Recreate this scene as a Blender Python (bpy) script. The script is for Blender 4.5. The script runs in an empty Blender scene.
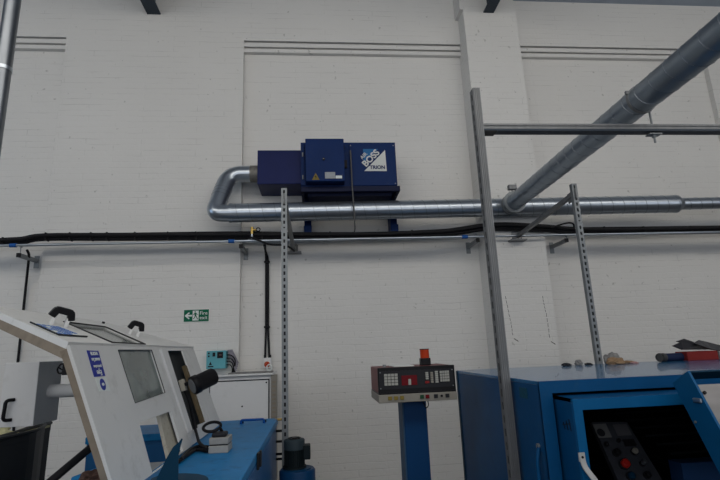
import bpy, bmesh, math, random
from mathutils import Vector as V, Matrix, geometry, noise
random.seed(4)
S=bpy.context.scene; C=S.collection; PI=math.pi
# ---------------------------------------------------------------- camera
F=480.0; O=V((0,0,1.6))
ZC=V((-85,2100,F)).normalized()
XC=V((5182,100,F)); XC=(XC-XC.dot(ZC)*ZC).normalized()
YC=ZC.cross(XC)
if YC.z<0: YC=-YC
R_=V((XC.x,YC.x,ZC.x)); U_=V((XC.y,YC.y,ZC.y)); W_=V((XC.z,YC.z,ZC.z))
cd=bpy.data.cameras.new('camera'); cd.lens=24; cd.sensor_width=36; cd.clip_start=.05
cam=bpy.data.objects.new('camera',cd); C.objects.link(cam)
M=Matrix((R_,U_,-W_)).transposed().to_4x4(); M.translation=O; cam.matrix_world=M
S.camera=cam
def ray(px,py): return R_*(px-360)+U_*(240-py)+W_*F
def at(px,py,ax,v):            # sight line met with the plane ax = v
    d=ray(px,py); i='XYZ'.index(ax); return O+d*((v-O[i])/d[i])
def on(px,py,p0,n):
    d=ray(px,py); return O+d*((p0-O).dot(n)/d.dot(n))
# ---------------------------------------------------------------- materials
def mat(name,col,rough=.5,metal=0,var=.12,scale=6,bump=0,bscale=60,coat=0,dirt=None,dirtamt=.0,stretch=(1,1,1),spec=.12):
    m=bpy.data.materials.new(name); m.use_nodes=True; nt=m.node_tree; n=nt.nodes; l=nt.links
    b=n['Principled BSDF']; b.inputs['Roughness'].default_value=rough; b.inputs['Metallic'].default_value=metal
    b.inputs['Coat Weight'].default_value=coat; b.inputs['Specular IOR Level'].default_value=spec
    tc=n.new('ShaderNodeTexCoord'); mp=n.new('ShaderNodeMapping'); mp.inputs['Scale'].default_value=stretch
    l.new(tc.outputs['Object'],mp.inputs['Vector'])
    nz=n.new('ShaderNodeTexNoise'); nz.inputs['Scale'].default_value=scale; nz.inputs['Detail'].default_value=6
    l.new(mp.outputs[0],nz.inputs['Vector'])
    r=n.new('ShaderNodeMix'); r.data_type='RGBA'
    r.inputs['A'].default_value=(*[c*(1-var) for c in col],1); r.inputs['B'].default_value=(*[min(1,c*(1+var)) for c in col],1)
    l.new(nz.outputs['Fac'],r.inputs['Factor']); out=r.outputs['Result']
    if dirt:
        n2=n.new('ShaderNodeTexNoise'); n2.inputs['Scale'].default_value=scale*2.3; n2.inputs['Detail'].default_value=8; n2.inputs['Roughness'].default_value=.7
        l.new(mp.outputs[0],n2.inputs['Vector'])
        cr=n.new('ShaderNodeMapRange'); cr.inputs['From Min'].default_value=.55; cr.inputs['From Max'].default_value=.75; cr.inputs['To Max'].default_value=dirtamt
        l.new(n2.outputs['Fac'],cr.inputs['Value'])
        r2=n.new('ShaderNodeMix'); r2.data_type='RGBA'; l.new(cr.outputs[0],r2.inputs['Factor']); l.new(out,r2.inputs['A']); r2.inputs['B'].default_value=(*dirt,1); out=r2.outputs['Result']
    l.new(out,b.inputs['Base Color'])
    if bump:
        n3=n.new('ShaderNodeTexNoise'); n3.inputs['Scale'].default_value=bscale; n3.inputs['Detail'].default_value=4; l.new(mp.outputs[0],n3.inputs['Vector'])
        bp=n.new('ShaderNodeBump'); bp.inputs['Strength'].default_value=bump; bp.inputs['Distance'].default_value=.01
        l.new(n3.outputs['Fac'],bp.inputs['Height']); l.new(bp.outputs[0],b.inputs['Normal'])
    return m
def brick_mat():
    m=bpy.data.materials.new('painted_brick'); m.use_nodes=True; nt=m.node_tree; n=nt.nodes; l=nt.links; b=n['Principled BSDF']
    tc=n.new('ShaderNodeNewGeometry'); sp=n.new('ShaderNodeSeparateXYZ'); l.new(tc.outputs['Position'],sp.inputs[0])
    ad=n.new('ShaderNodeMath'); ad.operation='ADD'; l.new(sp.outputs['X'],ad.inputs[0]); l.new(sp.outputs['Y'],ad.inputs[1])
    cb=n.new('ShaderNodeCombineXYZ'); l.new(ad.outputs[0],cb.inputs[0]); l.new(sp.outputs['Z'],cb.inputs[1])
    # slight wobble so the courses are not ruled lines
    nw=n.new('ShaderNodeTexNoise'); nw.inputs['Scale'].default_value=3; nw.inputs['Detail'].default_value=5; l.new(tc.outputs['Position'],nw.inputs['Vector'])
    vm=n.new('ShaderNodeVectorMath'); vm.operation='MULTIPLY_ADD'; vm.inputs[1].default_value=(.04,.035,0); l.new(nw.outputs['Color'],vm.inputs[0]); l.new(cb.outputs[0],vm.inputs[2])
    bk=n.new('ShaderNodeTexBrick'); bk.inputs['Scale'].default_value=1; bk.inputs['Brick Width'].default_value=.69; bk.inputs['Row Height'].default_value=.08
    bk.inputs['Mortar Size'].default_value=.0065; bk.inputs['Mortar Smooth'].default_value=1; bk.offset=.5
    bk.inputs['Color1'].default_value=(1,1,1,1); bk.inputs['Color2'].default_value=(.97,.97,.97,1); bk.inputs['Mortar'].default_value=(0,0,0,1)
    l.new(vm.outputs[0],bk.inputs['Vector'])
    # patches where paint has filled the joints
    n1=n.new('ShaderNodeTexNoise'); n1.inputs['Scale'].default_value=3.2; n1.inputs['Detail'].default_value=6; n1.inputs['Roughness'].default_value=.65
    mp=n.new('ShaderNodeMapping'); mp.inputs['Scale'].default_value=(.8,.8,3.2); l.new(tc.outputs['Position'],mp.inputs['Vector']); l.new(mp.outputs[0],n1.inputs['Vector'])
    mr=n.new('ShaderNodeMapRange'); mr.inputs['From Min'].default_value=.47; mr.inputs['From Max'].default_value=.66; mr.inputs['To Max'].default_value=.42; l.new(n1.outputs['Fac'],mr.inputs['Value'])
    mm=n.new('ShaderNodeMath'); mm.operation='MULTIPLY'; l.new(bk.outputs['Fac'],mm.inputs[0]); l.new(mr.outputs[0],mm.inputs[1])
    base=n.new('ShaderNodeMix'); base.data_type='RGBA'; base.inputs['A'].default_value=(.66,.645,.62,1); base.inputs['B'].default_value=(.73,.715,.69,1)
    n2=n.new('ShaderNodeTexNoise'); n2.inputs['Scale'].default_value=.9; n2.inputs['Detail'].default_value=7; l.new(tc.outputs['Position'],n2.inputs['Vector']); l.new(n2.outputs['Fac'],base.inputs['Factor'])
    c2=n.new('ShaderNodeMix'); c2.data_type='RGBA'; l.new(mm.outputs[0],c2.inputs['Factor']); l.new(base.outputs['Result'],c2.inputs['A']); c2.inputs['B'].default_value=(.30,.29,.275,1)
    # small chips
    n4=n.new('ShaderNodeTexNoise'); n4.inputs['Scale'].default_value=14; n4.inputs['Detail'].default_value=3; l.new(tc.outputs['Position'],n4.inputs['Vector'])
    m4=n.new('ShaderNodeMapRange'); m4.inputs['From Min'].default_value=.68; m4.inputs['From Max'].default_value=.73; m4.inputs['To Max'].default_value=.55; l.new(n4.outputs['Fac'],m4.inputs['Value'])
    c3=n.new('ShaderNodeMix'); c3.data_type='RGBA'; l.new(m4.outputs[0],c3.inputs['Factor']); l.new(c2.outputs['Result'],c3.inputs['A']); c3.inputs['B'].default_value=(.3,.29,.27,1)
    l.new(c3.outputs['Result'],b.inputs['Base Color']); b.inputs['Roughness'].default_value=.55; b.inputs['Specular IOR Level'].default_value=.3
    bp=n.new('ShaderNodeBump'); bp.inputs['Strength'].default_value=.3; bp.inputs['Distance'].default_value=.006; bp.invert=True
    l.new(bk.outputs['Fac'],bp.inputs['Height'])
    n5=n.new('ShaderNodeTexNoise'); n5.inputs['Scale'].default_value=25; l.new(tc.outputs['Position'],n5.inputs['Vector'])
    b2=n.new('ShaderNodeBump'); b2.inputs['Strength'].default_value=.35; b2.inputs['Distance'].default_value=.006; l.new(n5.outputs['Fac'],b2.inputs['Height']); l.new(bp.outputs[0],b2.inputs['Normal'])
    l.new(b2.outputs[0],b.inputs['Normal']); return m
def glass_mat(name,col,alpha):
    m=bpy.data.materials.new(name); m.use_nodes=True; nt=m.node_tree; n=nt.nodes; l=nt.links
    b=n['Principled BSDF']; b.inputs['Roughness'].default_value=.12; b.inputs['Alpha'].default_value=alpha
    nz=n.new('ShaderNodeTexNoise'); nz.inputs['Scale'].default_value=7; nz.inputs['Detail'].default_value=8
    tc=n.new('ShaderNodeTexCoord'); l.new(tc.outputs['Object'],nz.inputs['Vector'])
    mx=n.new('ShaderNodeMix'); mx.data_type='RGBA'; mx.inputs['A'].default_value=(*[c*.25 for c in col],1); mx.inputs['B'].default_value=(*[c*1.9 for c in col],1)
    l.new(nz.outputs['Fac'],mx.inputs['Factor']); l.new(mx.outputs['Result'],b.inputs['Base Color']); return m
def lamp_mat(name,col,s):
    m=mat(name,col,.3); b=m.node_tree.nodes['Principled BSDF']; b.inputs['Emission Color'].default_value=(*col,1); b.inputs['Emission Strength'].default_value=s; return m
brick=brick_mat()
galv=mat('galvanised_steel',(.44,.48,.53),.28,.92,.12,9,.02,30)
galvdull=mat('dull_galvanised_steel',(.25,.265,.275),.55,.6,.2,20,.05,80)
seamm=mat('duct_seam',(.25,.27,.3),.45,.9)
stick=mat('strut_steel',(.21,.215,.22),.55,.6,.25,25,stretch=(1,1,.2))
black=mat('black_plastic',(.012,.012,.014),.4)
rubber=mat('black_cable_sheath',(.013,.013,.015),.5)
navy=mat('navy_painted_steel',(.004,.022,.100),.5,0,.2,4,0,dirt=(.02,.035,.09),dirtamt=.5)
navy2=mat('indigo_painted_steel',(.006,.013,.082),.4,0,.25,3)
navyd=mat('dark_navy_steel',(.008,.012,.04),.5)
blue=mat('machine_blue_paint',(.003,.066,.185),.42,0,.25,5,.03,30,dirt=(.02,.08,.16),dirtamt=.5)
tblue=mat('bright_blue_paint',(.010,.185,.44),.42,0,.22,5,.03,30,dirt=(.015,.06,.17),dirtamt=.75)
finb=mat('deep_blue_paint',(.003,.034,.072),.5)
white=mat('white_machine_paint',(.68,.68,.67),.4,0,.05,4,.02,40,dirt=(.32,.31,.28),dirtamt=.35)
white2=mat('white_sheet_steel',(.70,.70,.70),.5,0,.05,3,dirt=(.4,.4,.38),dirtamt=.3)
brown=mat('worn_edge_brown',(.25,.21,.165),.7,0,.3,18,.1,60)
cream=mat('cream_paint',(.45,.42,.35),.6,0,.15,15,dirt=(.15,.11,.07),dirtamt=.7)
teal=mat('teal_enclosure',(.12,.37,.43),.45,0,.08)
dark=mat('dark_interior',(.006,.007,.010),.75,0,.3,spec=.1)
dgrey=mat('dark_grey_panel',(.022,.023,.027),.45)
maroon=mat('maroon_painted_steel',(.16,.045,.045),.45)
beige=mat('beige_steel',(.25,.235,.205),.5,0,.1)
keyw=mat('off_white_keys',(.36,.36,.33),.5)
redd=mat('dark_red_window',(.13,.008,.012),.25)
red=mat('red_plastic',(.45,.02,.015),.35)
redbox=mat('red_cardboard',(.19,.022,.02),.6,0,.25,10)
yellow=mat('yellow_plastic',(.20,.15,.035),.5)
green=mat('green_plastic',(.015,.06,.03),.5)
sgreen=mat('sign_green',(.006,.13,.065),.4)
swhite=mat('sign_white',(.72,.76,.74),.5,0,.03)
sblue=mat('sign_blue',(.02,.035,.30),.4,0,.08)
lblue=mat('label_blue',(.05,.16,.50),.4)
logoblue=mat('logo_panel_blue',(.02,.13,.32),.4)
logow=mat('logo_off_white',(.62,.64,.62),.5,0,.05)
brass=mat('brass',(.5,.34,.10),.35,.9)
paper=mat('crumpled_paper',(.22,.215,.21),.8,0,.4,30)
kraft=mat('brown_card',(.26,.17,.10),.8,0,.4,40)
pinkm=mat('pink_rag',(.45,.25,.23),.8)
slate=mat('slate_plastic_sheet',(.03,.03,.035),.35,0,.3)
bluesl=mat('dark_blue_card',(.012,.02,.055),.6)
greyp=mat('grey_plastic_bin',(.035,.038,.042),.5,0,.2,5)
yel=mat('yellowed_liner',(.55,.52,.30),.7,0,.25,15)
innergrey=mat('brushed_inner_sheet',(.20,.195,.20),.35,.6,.3,6,stretch=(1,1,4))
motorm=mat('motor_casing',(.010,.016,.019),.5,0,.3)
steelb=mat('dark_beam_steel',(.045,.058,.075),.5,.2)
ceilm=mat('ceiling_sheet',(.40,.45,.52),.6,0,.1,2)
floorm=mat('concrete_floor',(.075,.078,.085),.6,0,.3,1.5,.1,20)
smoke=mat('smoked_lamp_glass',(.03,.03,.03),.1,coat=.5)
orange=lamp_mat('orange_beacon_lens',(.42,.04,.010),.02)
gwin=glass_mat('greenish_guard_glass',(.17,.20,.19),.78)
gwin2=glass_mat('roof_guard_glass',(.16,.18,.165),.9)
# ---------------------------------------------------------------- builders
class MB:
    def __init__(s): s.b=bmesh.new()
    def box(s,x0,x1,y0,y1,z0,z1,bev=0,rot=None,piv=None):
        r=bmesh.ops.create_cube(s.b,size=1); vs=r['verts']
        c=V(((x0+x1)/2,(y0+y1)/2,(z0+z1)/2)); d=V((abs(x1-x0),abs(y1-y0),abs(z1-z0)))
        for v in vs: v.co=V((v.co.x*d.x,v.co.y*d.y,v.co.z*d.z))
        if bev:
            es=list({e for v in vs for e in v.link_edges})
            vs=[v for v in bmesh.ops.bevel(s.b,geom=es,offset=min(bev,min(d)*.45),segments=2,affect='EDGES',profile=.5)['verts']]
        for v in vs:
            if rot: v.co=rot@v.co
            v.co=v.co+c
        return s
    def obox(s,c,ax,ay,az,sx,sy,sz,bev=0):     # oriented box, ax/ay/az unit axes
        m=Matrix((ax,ay,az)).transposed(); c=V(c)
        r=bmesh.ops.create_cube(s.b,size=1); vs=r['verts']
        for v in vs: v.co=V((v.co.x*sx,v.co.y*sy,v.co.z*sz))
        if bev:
            es=list({e for v in vs for e in v.link_edges})
            vs=bmesh.ops.bevel(s.b,geom=es,offset=bev,segments=2,affect='EDGES',profile=.5)['verts']
        for v in vs: v.co=m@v.co+c
        return s
    def tube(s,path,r,seg=16,cap=True):
        path=[V(p) for p in path]; rs=r if isinstance(r,(list,tuple)) else [r]*len(path)
        t0=(path[1]-path[0]).normalized(); a=t0.orthogonal().normalized(); rings=[]
        for i,p in enumerate(path):
            if i==0: t=t0
            elif i==len(path)-1: t=(path[i]-path[i-1]).normalized()
            else: t=((path[i+1]-p).normalized()+(p-path[i-1]).normalized()).normalized()
            a=(a-a.dot(t)*t).normalized(); b=t.cross(a)
            rings.append([s.b.verts.new(p+(a*math.cos(2*PI*k/seg)+b*math.sin(2*PI*k/seg))*rs[i]) for k in range(seg)])
        for i in range(len(rings)-1):
            for k in range(seg):
                f=s.b.faces.new((rings[i][k],rings[i][(k+1)%seg],rings[i+1][(k+1)%seg],rings[i+1][k])); f.smooth=seg>6
        if cap:
            for rg,k in ((rings[0],-1),(rings[-1],1)): s.b.faces.new([s.b.verts.new(v.co) for v in rg][::k])
        return s
    def cyl(s,p,q,r,seg=24): return s.tube([p,q],r,seg)
    def plate(s,outer,holes,n,t):               # flat plate with holes, thickness t along -n
        n=V(n).normalized(); loops=[[V(p) for p in outer]]+[[V(p) for p in h] for h in holes]
        tri=geometry.tessellate_polygon(loops); flat=[p for lp in loops for p in lp]
        top=[s.b.verts.new(p) for p in flat]; bot=[s.b.verts.new(p-n*t) for p in flat]
        for a,b,c in tri:
            for q in ((top[a],top[b],top[c]),(bot[c],bot[b],bot[a])):
                try: s.b.faces.new(q)
                except ValueError: pass
        k=0
        for lp in loops:
            m=len(lp)
            for i in range(m):
                a,b=k+i,k+(i+1)%m
                s.b.faces.new((top[a],top[b],bot[b],bot[a]))
            k+=m
        return s
    def slotted(s,org,u,v,n,w,z0,z1,hs,hw,hh,t):   # flat bar with a row of real slots; hs = slot centres
        def q(a0,a1,b0,b1): s.obox(org+u*((a0+a1)/2)+v*((b0+b1)/2)-n*(t/2),u,n,v,a1-a0,t,b1-b0)
        q(-w/2,-hw/2,z0,z1); q(hw/2,w/2,z0,z1); z=z0
        for h in sorted(hs): q(-hw/2,hw/2,z,h-hh/2); z=h+hh/2
        q(-hw/2,hw/2,z,z1); return s
    def sphere(s,c,r,sc=(1,1,1),u=20,v=12):
        for w in bmesh.ops.create_uvsphere(s.b,u_segments=u,v_segments=v,radius=r)['verts']:
            w.co=V((w.co.x*sc[0],w.co.y*sc[1],w.co.z*sc[2]))+V(c)
        for f in s.b.faces: f.smooth=True
        return s
    def lump(s,c,d,amp=.35,seed=0,sub=3):       # crumpled lump with a flat foot
        vs=bmesh.ops.create_icosphere(s.b,subdivisions=sub,radius=1)['verts']
        for w in vs:
            k=1+amp*noise.noise(w.co*1.8+V((seed*7,0,0)))+amp*.6*abs(noise.noise(w.co*4.5+V((0,seed*5,0))))
            w.co=V((w.co.x*d[0]*k,w.co.y*d[1]*k,max(-.55,w.co.z*k)*d[2]))+V(c)
        return s
    def text(s,body,size,mtx,depth=.001,bold=0):
        cu=bpy.data.curves.new('t','FONT'); cu.body=body; cu.size=size; cu.extrude=depth; cu.align_x='CENTER'; cu.align_y='CENTER'; cu.offset=bold
        o=bpy.data.objects.new('t',cu); C.objects.link(o); bpy.context.view_layer.update()
        me=bpy.data.meshes.new_from_object(o.evaluated_get(bpy.context.evaluated_depsgraph_get()))
        me.transform(mtx); s.b.from_mesh(me); bpy.data.objects.remove(o); bpy.data.curves.remove(cu); bpy.data.meshes.remove(me); return s
    def done(s,name,m,parent=None,label=None):
        bmesh.ops.recalc_face_normals(s.b,faces=s.b.faces[:])
        xs=[v.co for v in s.b.verts]; lo=V([min(c[i] for c in xs) for i in range(3)]); hi=V([max(c[i] for c in xs) for i in range(3)])
        c=V(((lo.x+hi.x)/2,(lo.y+hi.y)/2,lo.z))
        for v in s.b.verts: v.co-=c
        me=bpy.data.meshes.new(name); s.b.to_mesh(me); s.b.free(); me.materials.append(m)
        o=bpy.data.objects.new(name,me); C.objects.link(o); WL[o.name]=c
        if parent: o.parent=parent; o.location=c-WL[parent.name]
        else: o.location=c
        if label: o['label']=label
        return o
WL={}
def thing(name,loc,label,cat,group=None):
    o=bpy.data.objects.new(name,None); C.objects.link(o); o.location=loc; WL[o.name]=V(loc); o.empty_display_size=.1
    o['label']=label; o['category']=cat
    if group: o['group']=group
    return o
def tag(o,label,cat,group=None):
    o['label']=label; o['category']=cat
    if group: o['group']=group
    return o
def struct(o): o['kind']='structure'; return o
def bx(name,m,parent,*a,label=None,**k): return MB().box(*a,**k).done(name,m,parent,label)
def fillet(pts,r,n=10):
    pts=[V(p) for p in pts]; out=[pts[0]]
    for i in range(1,len(pts)-1):
        p=pts[i]; a=(pts[i-1]-p); b=(pts[i+1]-p); k=min(r,a.length*.49,b.length*.49)
        A=p+a.normalized()*k; B=p+b.normalized()*k
        for j in range(n+1):
            t=j/n; out.append(A*(1-t)**2+p*2*t*(1-t)+B*t*t)
    return out+[pts[-1]]
def helix(mb,p,q,R,pitch,rr,step=28,seg=5):
    p=V(p);q=V(q);d=q-p;L=d.length;t=d.normalized();a=t.orthogonal().normalized();b=t.cross(a);n=int(L/pitch*step)
    mb.tube([p+t*(L*i/n)+(a*math.cos(2*PI*i/step)+b*math.sin(2*PI*i/step))*R for i in range(n+1)],rr,seg)
    return mb
def axes(ex,ey,ez,o): # matrix whose local x,y,z are given
    m=Matrix((ex,ey,ez)).transposed().to_4x4(); m.translation=o; return m
XA,YA,ZA=V((1,0,0)),V((0,1,0)),V((0,0,1))
FR=lambda p: axes(XA,ZA,-YA,p)     # text facing the camera side (-Y)

# ================================================================ SETTING
struct(bx('floor',floorm,None,-9,9.5,-6,6.4,-.1,0))
struct(bx('ceiling',ceilm,None,-9,9.5,-6,6.4,6.62,6.72))
wb=MB()
T0,T1=0,6.62
wb.box(-9,9.5,6.08,6.4,T0,T1)                   # recessed panels
wb.box(-9,9.5,6.0,6.08,5.86,T1)                 # flush band over the panels
for z0,z1 in ((5.775,5.838),(5.69,5.745)): wb.box(-9,9.5,6.015,6.08,z0,z1)
wb.box(-3.29,-.94,6.0,6.08,T0,5.86)             # broad pier
wb.box(5.95,9.5,6.0,6.08,T0,5.86)
wb.box(2.15,2.92,5.75,6.08,T0,6.25)             # deep pilaster
wb.box(2.10,2.90,5.75,6.08,6.25,T1)
struct(wb.done('wall_back',brick))
shed=mat('far_wall_grey',(.28,.29,.31),.8)
struct(bx('wall_left',shed,None,-9.2,-9,-6,6.4,0,6.62))
struct(bx('wall_right',shed,None,9.5,9.7,-6,6.4,0,6.62))
struct(bx('wall_front',shed,None,-9,9.5,-6.2,-6,0,6.62))
# cracks in the pilaster paint
for k,(pts) in enumerate([[(505.5,296),(510,318),(513,336)],[(542.5,296),(546,313),(550,339)]]):
    cr=MB()
    P=[at(x,y,'Y',5.749) for x,y in pts]
    for i in range(len(P)-1): 
        n=5
        for j in range(n):
            a=P[i].lerp(P[i+1],j/n); b=P[i].lerp(P[i+1],(j+.75)/n); cr.cyl(a+V((random.uniform(-.006,.006),0,0)),b,.003,5)
    e=P[-1]+V((.01,0,-.03)); cr.cyl(e,e+V((.05,0,-.035)),.005,5)
    o=cr.done('trim_%d'%(k+1),mat('crack_dark',(.09,.085,.08),.9)); struct(o)

# steel roof beams running out from the wall
for nm,xc,lab in (('l',-2.17,'dark steel roof beam end at the top left, over the broad white pier'),('r',2.515,'dark steel roof beam end bearing on the deep white pilaster')):
    zb=6.24 if xc<0 else 6.2; w=.09 if xc<0 else .075
    yb=6.0 if xc<0 else 5.75
    t=thing('roof_beam',(xc,yb-1.5,zb),lab,'beam')
    bx('bottom_flange',steelb,t,xc-w,xc+w,yb-3,yb,zb,zb+.018)
    bx('web',steelb,t,xc-.01,xc+.01,yb-3,yb,zb+.018,6.6)
    bx('top_flange',steelb,t,xc-w,xc+w,yb-3,yb,6.6,6.618)

# ================================================================ DUCTWORK
YD,ZD,RD=5.6,3.243,.113
t=thing('ventilation_duct',(1.8,YD,ZD-RD),'long galvanised spiral duct running across the white wall under the blue air filter unit','duct')
xL=at(214,213,'Y',YD).x; x0=xL+.2; xR=4.66
ZE=3.285
MB().cyl((x0,YD,ZD),(xR,YD,ZE),RD,40).done('duct_run',galv,t)
helix(MB(),(x0+.02,YD,ZD),(xR,YD,ZE),RD,.150,.0028).done('spiral_seam',seamm,t)
pI=V((-.69,5.8,3.81)); cT=V((at(229,172.5,'Y',5.8).x,5.8,3.81)); cB=V((xL,YD,ZD))
el=fillet([pI,cT,cB,(x0,YD,ZD)],.17,14)
MB().tube(el,RD-.010,40,False).done('elbow_bend',galv,t)
d=(cB-cT); helix(MB(),cT+d*.36,cT+d*.66,RD-.009,.05,.0022).done('spiral_seam',seamm,t)
MB().cyl(pI,pI-V((.11,0,0)),RD-.006,36).done('inlet_collar',mat('scuffed_collar',(.22,.21,.19),.6,.5,.5,30),t)
for a,b in (((x0-.02,YD,ZD),(x0+.015,YD,ZD)),): MB().cyl(a,b,RD+.004,36).done('joint_band',galv,t)
MB().tube([(xR-.01,YD,ZE),(xR+.02,YD,ZE),(xR+.05,YD,ZE),(xR+.08,YD,ZE)],[RD+.004,RD+.004,.085,.08],36).done('reducer',galv,t)
MB().cyl((xR+.06,YD,ZE),(7.2,YD,ZE+.02),.078,32).done('narrow_run',galv,t)
helix(MB(),(xR+.1,YD,ZE),(7.2,YD,ZE+.02),.078,.150,.0025).done('spiral_seam',seamm,t)
# branch
b0=V((2.415,YD,3.27)); b1=V((2.335,2.93,3.262)); dr=(b1-b0).normalized(); b2=b0+dr*4.4
t=thing('branch_duct',(2.4,4,3.18),'galvanised spiral branch duct coming towards the viewer to the upper right corner','duct')
RB=.100; brg=mat('branch_galvanised_steel',(.25,.29,.335),.36,.9,.12,9,.02,30)
MB().cyl(b0+dr*.05,b2,RB,40).done('duct_run',brg,t)
helix(MB(),b0+dr*.22,b2,RB,.150,.0028).done('spiral_seam',seamm,t)
sc=MB(); sc.cyl(b0+dr*.06,b0+dr*.21,RB+.018,36); sc.cyl(b0+dr*.21,b0+dr*.235,RB+.034,36); sc.cyl(b0+dr*.12,b0+dr*.135,RB+.028,36); sc.done('saddle_collar',galvdull,t)
sp=b0+dr*.22
dm=MB(); dm.box(sp.x-.06,sp.x+.04,sp.y-.03,sp.y+.03,sp.z+.155,sp.z+.215,bev=.006); dm.cyl((sp.x-.01,sp.y,sp.z+.08),(sp.x-.01,sp.y,sp.z+.16),.012,10)
dm.done('damper_lever',stick,t)
# band + drop rod (rests on the support frame)
bd=MB(); bd.cyl(b1-dr*.012,b1+dr*.012,RB+.006,40); bd.done('clamp_band',stick,t)
bx('band_lug',stick,t,b1.x-.11,b1.x-.075,2.92,2.94,3.30,3.325)
rd=MB(); rx=at(651,120,'Y',2.93).x; rd.cyl((rx,2.93,2.93),(rx,2.93,3.20),.0075,10); rd.cyl((rx,2.93,3.17),(rx,2.93,3.195),.016,6); rd.cyl((rx,2.93,2.97),(rx,2.93,2.99),.016,6)
rd.box(rx-.045,rx+.045,2.905,2.955,2.985,2.993); rd.done('drop_rod',galvdull,t)

# left vertical duct
pX=at(13,0,'Y',3).x
t=thing('vertical_duct',(pX,3,0),'vertical galvanised extraction pipe at the far upper left edge','duct')
dkp=mat('dark_galvanised_pipe',(.20,.215,.235),.3,.9,.15,9); MB().cyl((pX,3,1.95),(pX,3,6.6),.047,32).done('pipe',dkp,t)
MB().cyl((pX,3,3.47),(pX,3,3.495),.051,32).done('joint_band',galv,t)
MB().cyl((pX-.085,3.1,1.95),(pX-.085,3.1,6.6),.022,16).done('side_pipe',steelb,t)

# ================================================================ AIR FILTER UNIT
t=thing('air_filter_unit',(.15,6,3.5),'navy blue wall mounted air filter unit with a white triangle logo','filter unit')
xa=at(257.5,151,'Y',5.6).x; xb=-.16; zt=4.09
pb=MB(); pb.box(xa,xb+.02,5.6,6.07,3.605,4.045,bev=.006); pb.done('inlet_box',navy2,t)
bx('filter_housing',navy,t,xb,1.01,5.5,6.06,3.51,4.103,bev=.006)
fr=MB(); fr.box(xb,1.035,5.475,5.53,3.46,3.525,bev=.004); fr.box(xb,1.035,5.95,6.07,3.46,3.52)
for x in (xb,1.0): fr.box(x,x+.035,5.5,6.0,3.46,3.52)
fr.done('base_frame',navyd,t)
bx('underside_tray',navyd,t,-.08,.94,5.56,5.96,3.43,3.51)
eX0,eX1=-.10,.36
eb=bx('electrical_box',navy,t,eX0,eX1,5.35,5.50,3.545,4.085,bev=.007)
MB().cyl((.115,5.352,3.82),(.115,5.335,3.82),.016,16).done('lock',black,eb)
MB().box(.105,.12,5.33,5.337,3.817,3.823).done('key_slot',galvdull,eb)
p=at(316,177,'Y',5.348)
MB().plate([p+V((-.048,0,-.035)),p+V((.042,0,-.035)),p+V((-.003,0,.05))],[],-YA,.003).done('warning_triangle',yellow,eb)
MB().plate([p+V((-.006,-.003,.025)),p+V((-.014,-.003,-.003)),p+V((0,-.003,0)),p+V((-.008,-.003,-.025)),p+V((.012,-.003,.006)),p+V((-.001,-.003,.004))],[],-YA,.002).done('warning_bolt',black,eb)
MB().box(.125,.245,5.342,5.349,3.575,3.655).done('rating_label',mat('rating_label_paper',(.33,.35,.37),.5,0,.3,60),eb)
MB().box(.25,.325,5.342,5.349,3.575,3.61).done('serial_label',swhite,eb)
bx('hinge_strip',navy,t,-.155,-.115,5.475,5.5,3.54,4.06)
for z in (3.93,3.64): MB().cyl((-.135,5.47,z-.025),(-.135,5.47,z+.025),.009,10).done('hinge',galvdull,t)
dp=bx('access_door',navy,t,435e-3,1.0,5.478,5.5,3.53,4.09,bev=.005)
for x,z in ((.45,4.05),(.45,3.555),(.98,3.555),(.98,4.05)): MB().cyl((x,5.479,z),(x,5.472,z),.007,8).done('screw',galvdull,dp)
bx('door_latch',black,t,.36,.40,5.47,5.5,3.76,3.86,bev=.004)
bx('door_latch',black,t,.345,.375,5.47,5.5,4.0,4.05,bev=.004)
# logo
A=at(385,150,'Y',5.474); B=at(364.3,171,'Y',5.474); D=at(386.8,171,'Y',5.474)
MB().plate([at(363,149,'Y',5.476),at(378,149,'Y',5.476),at(363.5,163.5,'Y',5.476)],[],-YA,.001).done('logo_corner',logoblue,dp)
MB().plate([A,B,D],[],-YA,.002).done('logo_triangle',logow,dp)
sl=(A-B).normalized(); pr=V((-sl.z,0,sl.x))
mid=(A+B)/2
MB().text('BOSS',.112,axes(sl,pr,-YA,mid+pr*.052-sl*.012+V((0,-.002,0))),.001,.003).done('logo_lettering',logow,dp,)
MB().text('AIR',.064,axes(sl,pr,-YA,mid+pr*.137-sl*.05+V((0,-.002,0))),.001,.0005).done('logo_lettering',logow,dp)
MB().text('TRION',.062,FR(V(((B.x+D.x)/2+.025,5.471,B.z+.045))),.001,.002).done('logo_lettering',navy,dp)
for x in (-.135,.955):
    lg=MB(); lg.box(x,x+.085,5.86,6.06,3.03,3.5); lg.box(x-.005,x+.09,5.80,5.88,3.04,3.13,bev=.006); lg.done('wall_leg',navy,t)
# flexible feed conduit
cx=at(351,155,'Y',5.44).x
(MB().tube(fillet([(cx-.005,5.44,3.97),(cx,5.44,3.5),(cx+.012,5.44,3.2),(cx+.02,5.5,3.0),(cx+.02,5.6,2.98)],.05,5),.009,10).done('feed_conduit',mat('dark_grey_conduit',(.10,.10,.10),.6),t))

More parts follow.
